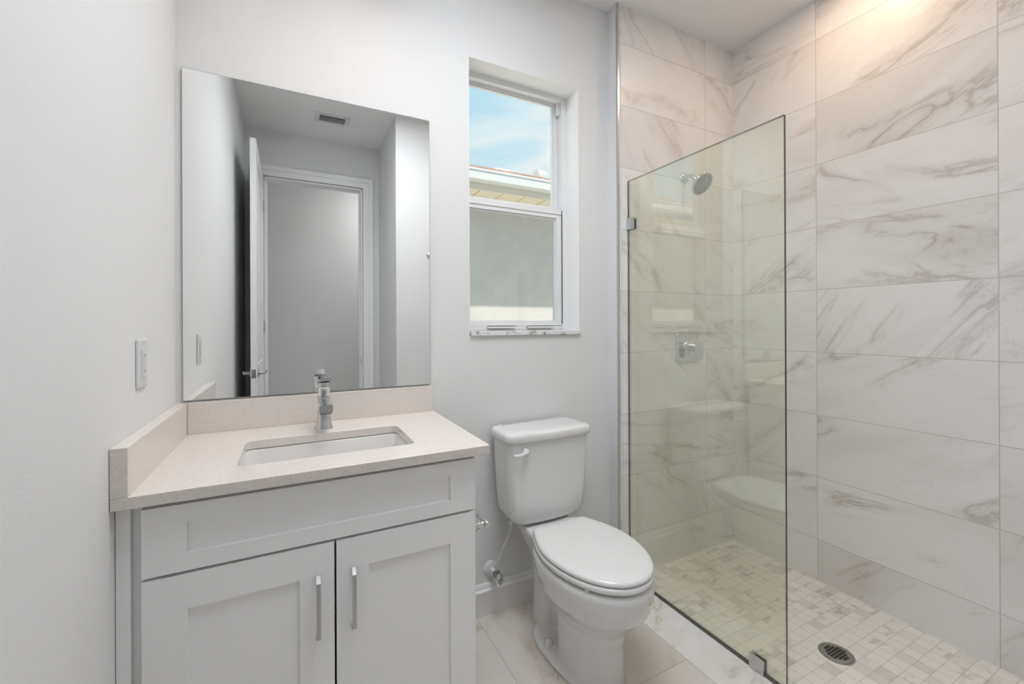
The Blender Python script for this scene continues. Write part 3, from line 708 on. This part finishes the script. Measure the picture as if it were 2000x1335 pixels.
# ------------------------------------------------------------------ toilet
TX = 1.300
tl = thing('toilet', 'white two piece toilet with closed lid between vanity and glass', 'toilet', (TX, -0.40, 0))
def egg(cx, ym, hw, lf, lb, z, pf=2.0, pb=2.6, n=40, pinch=0.0):
    """plan outline: rounded front of length lf, squarer back of length lb"""
    pts = []
    for k in range(n):
        a = 2 * PI * k / n; c, s_ = math.cos(a), math.sin(a)
        p = pf if s_ < 0 else pb; L = lf if s_ < 0 else lb
        x = math.copysign(abs(c) ** (2 / p), c) * hw; y = math.copysign(abs(s_) ** (2 / p), s_) * L
        if y > 0 and pinch: x *= 1 - pinch * (y / lb) ** 1.3
        pts.append((cx + x, ym + y, z))
    return pts
def remesh(o, vox=0.005, smooth=6):
    r = o.modifiers.new('remesh', 'REMESH'); r.mode = 'VOXEL'; r.voxel_size = vox; r.use_smooth_shade = True
    s_ = o.modifiers.new('smooth', 'SMOOTH'); s_.factor = 0.5; s_.iterations = smooth
# bowl and pedestal
m = MB()
m.loft([egg(TX, -0.440, 0.105, 0.150, 0.12, 0.0), egg(TX, -0.440, 0.103, 0.148, 0.12, 0.05), egg(TX, -0.440, 0.102, 0.147, 0.12, 0.14), egg(TX, -0.445, 0.108, 0.155, 0.13, 0.20),
        egg(TX, -0.45, 0.125, 0.185, 0.15, 0.245), egg(TX, -0.45, 0.150, 0.218, 0.17, 0.275), egg(TX, -0.45, 0.170, 0.240, 0.19, 0.300, 2.0, 2.4), egg(TX, -0.45, 0.176, 0.248, 0.20, 0.330, 2.0, 2.4), egg(TX, -0.45, 0.181, 0.254, 0.23, 0.345, 2.0, 2.4),
        egg(TX, -0.45, 0.184, 0.258, 0.25, 0.385, 2.0, 2.4), egg(TX, -0.45, 0.180, 0.254, 0.25, 0.400, 2.0, 2.4), egg(TX, -0.45, 0.172, 0.246, 0.24, 0.404, 2.0, 2.4)])
# rear trapway column and deck
m.loft([egg(TX, -0.185, 0.066, 0.075, 0.105, 0.0, 2.3, 2.6), egg(TX, -0.185, 0.062, 0.072, 0.100, 0.08, 2.3, 2.6), egg(TX, -0.185, 0.062, 0.075, 0.095, 0.18, 2.3, 2.6), egg(TX, -0.19, 0.070, 0.10, 0.110, 0.26, 2.4, 2.8),
        egg(TX, -0.20, 0.090, 0.18, 0.150, 0.32, 2.5, 3.2), egg(TX, -0.21, 0.110, 0.20, 0.182, 0.375, 2.5, 4.0), egg(TX, -0.21, 0.116, 0.20, 0.187, 0.395, 2.5, 4.0), egg(TX, -0.21, 0.116, 0.20, 0.187, 0.412, 2.5, 4.0), egg(TX, -0.21, 0.108, 0.195, 0.180, 0.419, 2.5, 4.0)])
m.box(TX - 0.034, TX + 0.034, -0.40, -0.16, 0.01, 0.33)
# foot flange
m.loft([egg(TX, -0.32, 0.128, 0.255, 0.170, 0.0, 2.6, 2.4), egg(TX, -0.32, 0.127, 0.254, 0.169, 0.014, 2.6, 2.4), egg(TX, -0.32, 0.118, 0.245, 0.160, 0.024, 2.6, 2.4), egg(TX, -0.33, 0.080, 0.21, 0.130, 0.036, 2.6, 2.4)])
bw = m.build('bowl', M['ceramic'], tl, smooth=60); remesh(bw, 0.0042, 12)
# seat and lid
def ring_out(z, hw, lf, lb, g=0.0): return egg(TX, -0.45, hw - g, lf - g, lb - g, z, 2.05, 2.5)
SB = -0.0
def lidshape(z, g):
    yb, ym, yf = -0.236 - g, -0.440, -0.706 + g; wb, wm = 0.132 - g, 0.183 - g
    right = []
    for k in range(5):                                   # rounded back corner
        a = R(90 - 75 * k / 4); right.append((wb - 0.022 + 0.022 * math.cos(a), yb - 0.022 + 0.022 * math.sin(a)))
    for k in range(1, 13):
        t = k / 12; y = (yb - 0.028) + (ym - yb + 0.028) * t
        right.append((wb + (wm - wb) * math.sin(PI / 2 * (0.06 + 0.94 * t)), y))
    for k in range(1, 20):
        a = PI / 2 * k / 20; right.append((wm * math.cos(a) ** 0.96, ym - (ym - yf) * math.sin(a)))
    pts = right + [(0, yf)] + [(-x, y) for x, y in reversed(right)]
    return [(TX + x, y, z) for x, y in pts]
m = MB(); m.loft([lidshape(0.412, 0.008), lidshape(0.4135, 0.002), lidshape(0.418, 0.0), lidshape(0.427, 0.0), lidshape(0.431, 0.003), lidshape(0.4325, 0.008)]); m.build('seat', M['seat'], tl, smooth=70)
m = MB(); m.loft([lidshape(0.4350, 0.009), lidshape(0.4365, 0.004), lidshape(0.441, 0.002), lidshape(0.447, 0.004), lidshape(0.4515, 0.010), lidshape(0.4535, 0.020), lidshape(0.4550, 0.050), lidshape(0.4556, 0.085)]); m.build('lid', M['seat'], tl, smooth=70)
B(TX - 0.140, TX - 0.128, -0.615, -0.600, 0.4035, 0.4125).build('seat_bumper', M['seat'], tl, bevel=0.002)
for sx in (-0.075, 0.075):
    MB().lathe([(0.012, -0.02), (0.0135, -0.012), (0.0135, 0.012), (0.012, 0.02)], (TX + sx, -0.232, 0.432), (1, 0, 0), 20).build('hinge_cap', M['seat'], tl)
# tank: tapering body with bowed front and rounded lower corners
def tank_ring(z, hw, yf, yb=-0.022, bow=0.012, rc=0.030):
    pts = []; n = 8
    def arc(cx_, cy_, a0, a1):
        for k in range(n + 1):
            a = R(a0 + (a1 - a0) * k / n); pts.append([cx_ + rc * math.cos(a), cy_ + rc * math.sin(a)])
    arc(TX + hw - rc, yb - rc, 90, 0); arc(TX + hw - rc, yf + rc, 0, -90)
    for k in range(1, 10):
        pts.append([TX + (hw - rc) * (1 - 2 * k / 10), yf])
    arc(TX - hw + rc, yf + rc, -90, -180); arc(TX - hw + rc, yb - rc, 180, 90)
    out = []
    for x, y in pts:
        t = (x - TX) / hw
        if y < (yf + yb) / 2: y -= bow * (1 - t * t)
        out.append((x, y, z))
    return out
T_ = [(0.425, 0.110, -0.150), (0.427, 0.135, -0.158), (0.435, 0.155, -0.166), (0.450, 0.170, -0.172), (0.475, 0.181, -0.176), (0.52, 0.188, -0.178), (0.60, 0.194, -0.181), (0.70, 0.199, -0.184), (0.778, 0.2015, -0.186)]
MB().loft([tank_ring(z, hw, yf) for z, hw, yf in T_]).build('tank', M['ceramic'], tl, smooth=60)
L_ = [(0.7785, 0.206, -0.190), (0.7795, 0.210, -0.194), (0.785, 0.2125, -0.197), (0.806, 0.2125, -0.197), (0.814, 0.208, -0.192), (0.818, 0.198, -0.182), (0.820, 0.17, -0.155)]
MB().loft([tank_ring(z, hw, yf, yb=-0.016, bow=0.014, rc=0.034) for z, hw, yf in L_]).build('tank_lid', M['ceramic'], tl, smooth=60)
# flush lever
fl = MB(); fl.lathe([(0.014, 0), (0.014, 0.006), (0.010, 0.010), (0.009, 0.016)], (TX - 0.128, -0.1935, 0.742), (0, -1, 0), 20)
fl.tube([(TX - 0.125, -0.209, 0.743), (TX - 0.145, -0.212, 0.738), (TX - 0.165, -0.213, 0.734), (TX - 0.190, -0.211, 0.736)], lambda t: 0.0088 - 0.003 * abs(t - 0.2), 14); fl.build('flush_lever', M['ceramic'], tl)
MB().lathe([(0.0165, 0.0), (0.0165, 0.014), (0.013, 0.022), (0.005, 0.026)], (TX - 0.096, -0.315, 0.026), (0, 0, 1), 24).build('bolt_cap', M['ceramic'], tl)
MB().lathe([(0.011, 0.0), (0.011, 0.016), (0.009, 0.018)], (TX - 0.148, -0.100, 0.414), (0, 0, 1), 8).build('fill_nut', M['plastic'], tl)

# supply stop valve and hose
sp_ = thing('water_supply_valve', 'small stop valve with white wall flange beside the toilet', 'supply valve', (1.102, 0, 0.190))
MB().lathe([(0.036, 0.0003), (0.035, 0.003), (0.024, 0.010), (0.012, 0.014), (0.0105, 0.050)], (1.102, 0, 0.190), (0, -1, 0), 32).build('wall_flange', M['plastic'], sp_)
m = MB(); m.lathe([(0.013, 0.045), (0.013, 0.058), (0.0105, 0.060), (0.0105, 0.080)], (1.102, 0, 0.190), (0, -1, 0), 6); m.cyl((1.102, -0.070, 0.190), (1.102, -0.070, 0.216), 0.0085, 12); m.build('valve_body', M['brass'], sp_)
hp = [(0.017 * math.cos(a) * (1.0 if True else 1), 0.026 * math.sin(a)) for a in [2 * PI * k / 28 for k in range(28)]]
MB().loft([[(1.102 + x, -0.088, 0.188 + z) for x, z in hp], [(1.102 + x * 1.05, -0.094, 0.188 + z * 1.05) for x, z in hp], [(1.102 + x * 0.8, -0.098, 0.188 + z * 0.8) for x, z in hp]]).build('oval_knob', M['chrome'], sp_)
MB().cyl((1.102, -0.080, 0.188), (1.102, -0.090, 0.188), 0.006, 12).build('stem', M['chrome'], sp_)
hs = MB(); hs.tube([(1.102, -0.070, 0.214), (1.106, -0.070, 0.250), (1.125, -0.078, 0.310), (1.145, -0.092, 0.360), (1.152, -0.099, 0.400), (1.152, -0.100, 0.414)], 0.0058, 14)
hs.build('supply_hose', M['braid'], sp_)

# ------------------------------------------------------------------ lamps above and outside the frame, two of them added as fill
VLY, VLZ = -0.20, 2.68
vl = thing('vanity_light', 'three lamp vanity light bar with metal shades high above the mirror', 'light', (0.424, -0.01, 2.62))
B(0.154, 0.694, -0.022, -0.0005, 2.62, 2.70).build('back_plate', M['chrome'], vl, bevel=0.003)
for x in (0.204, 0.424, 0.644):
    m = MB(); m.tube([(x, -0.022, 2.66), (x, -0.12, 2.675), (x, VLY, 2.735), (x, VLY, 2.70)], 0.008, 12); m.build('arm', M['chrome'], vl)
    m = MB(); m.lathe([(0.0, 0.088), (0.030, 0.086), (0.052, 0.075), (0.060, 0.05), (0.060, -0.055), (0.057, -0.055), (0.057, 0.05), (0.050, 0.070), (0.0, 0.080)], (x, VLY, VLZ), (0, 0, 1), 28, cap0=False, cap1=False); m.build('lamp_shade', M['nickel'], vl)
    m = MB(); m.lathe([(0.0, -0.018), (0.018, -0.014), (0.027, 0.0), (0.024, 0.012), (0.0, 0.02)], (x, VLY, VLZ + 0.055), (0, 0, 1), 20, cap0=False, cap1=False); m.build('bulb', M['globe'], vl)
LXC, LYC = 0.90, -0.88
cl = thing('ceiling_fill', 'unseen square fill panel added on the bathroom ceiling', 'light', (LXC, LYC, H))  # unseen panel, added to brighten the room evenly
m = MB(); a_ = 0.42
m.box(LXC - a_, LXC + a_, LYC - a_, LYC - a_ + 0.015, H - 0.022, H - 0.0004); m.box(LXC - a_, LXC + a_, LYC + a_ - 0.015, LYC + a_, H - 0.022, H - 0.0004)
m.box(LXC - a_, LXC - a_ + 0.015, LYC - a_ + 0.015, LYC + a_ - 0.015, H - 0.022, H - 0.0004); m.box(LXC + a_ - 0.015, LXC + a_, LYC - a_ + 0.015, LYC + a_ - 0.015, H - 0.022, H - 0.0004)
m.build('fill_frame', M['trim'], cl)
B(LXC - a_ + 0.016, LXC + a_ - 0.016, LYC - a_ + 0.016, LYC + a_ - 0.016, H - 0.018, H - 0.0004).build('fill_diffuser', M['ceil_fill'], cl)
rl = thing('shower_downlight', 'recessed downlight in the shower ceiling', 'light', (2.30, -0.75, H))
MB().lathe([(0.075, 0.0004), (0.075, 0.004), (0.055, 0.005), (0.055, 0.0004)], (2.30, -0.75, H), (0, 0, -1), 36).build('light_ring', M['trim'], rl)
MB().lathe([(0.054, 0.0003), (0.054, 0.0035), (0.001, 0.0036)], (2.30, -0.75, H), (0, 0, -1), 36).build('light_lens', M['can'], rl)
hl = thing('hall_fill_light', 'unseen round fill light added on the hall ceiling', 'light', (1.45, -2.95, H))  # unseen lamp, added for fill from the hall side
MB().lathe([(0.15, 0.0004), (0.15, 0.03), (0.13, 0.06), (0.001, 0.07)], (1.45, -2.95, H), (0, 0, -1), 36).build('fill_diffuser', M['hall_fill'], hl)

# ------------------------------------------------------------------ outside
struct(B(-30, 30, EXT, 40, -0.5, -0.15).build('ground', M['ground']), 'ground between the houses', 'ground')
nh = thing('neighbour_house', 'pale stucco house with white gutter seen through the window', 'house', (3.0, 3.35, -0.15))
NY = 3.35; GYn = 2.80
B(-6, 12, NY, NY + 6, -0.15, 2.86).build('stucco_wall', M['stucco'], nh, smooth=0)
GT = 3.035
m = MB().prism([(GYn, GT - 0.115), (GYn + 0.012, GT - 0.120), (GYn + 0.12, GT - 0.120), (GYn + 0.12, GT), (GYn + 0.115, GT), (GYn + 0.115, GT - 0.11), (GYn + 0.03, GT - 0.11), (GYn + 0.012, GT - 0.02), (GYn + 0.012, GT), (GYn - 0.012, GT), (GYn - 0.012, GT - 0.018), (GYn - 0.004, GT - 0.03)], 'x', -6, 12)
m.build('gutter', M['gutter'], nh, smooth=20)
B(-6, 12, GYn + 0.121, GYn + 0.145, GT - 0.20, GT - 0.02).build('fascia', M['fasciaw'], nh, smooth=0)
m = MB()
for k in range(-20, 40):
    x = 2.02 + k * 0.305
    m.box(x, x + 0.291, GYn + 0.145, NY, GT - 0.190, GT - 0.176)
m.box(-6, 12, GYn + 0.145, NY, GT - 0.176, GT - 0.17)
m.build('soffit', M['soffit'], nh, smooth=0)
m = MB().prism([(GYn + 0.03, GT + 0.002), (GYn + 0.03, GT + 0.040), (NY + 3.0, GT + 0.84), (NY + 3.0, GT + 0.80)], 'x', -6, 12); m.build('roof', M['rooft'], nh, smooth=0)
M['vent'] = simple('roof_vent_metal', (0.50, 0.49, 0.49), 0.5)
def roofvent(x, y, z, r, L):
    v = thing('roof_vent', 'x', 'roof vent', (x, y, z), 'vents on the neighbour roof')
    m = MB(); pts = [(r * math.cos(a), r * math.sin(a)) for a in [PI * k / 16 for k in range(17)]] + [(-r, -r * 0.5), (r, -r * 0.5)]
    m.loft([[(x, y + p[0], z + p[1]) for p in pts], [(x + L, y + p[0], z + p[1]) for p in pts]]); m.build('hood', M['vent'], v, smooth=50)
    B(x + 0.02, x + L * 0.8, y - r * 0.6, y + r * 0.6, z - 0.16, z - r * 0.5).build('vent_collar', M['rooft'], v)
    return v
roofvent(3.27, GYn + 0.50, GT + 0.215, 0.095, 0.13)['label'] = 'larger round topped pale vent, right one on the neighbour roof'
roofvent(2.63, GYn + 0.45, GT + 0.185, 0.038, 0.20)['label'] = 'small low pale vent pipe, left one on the neighbour roof'
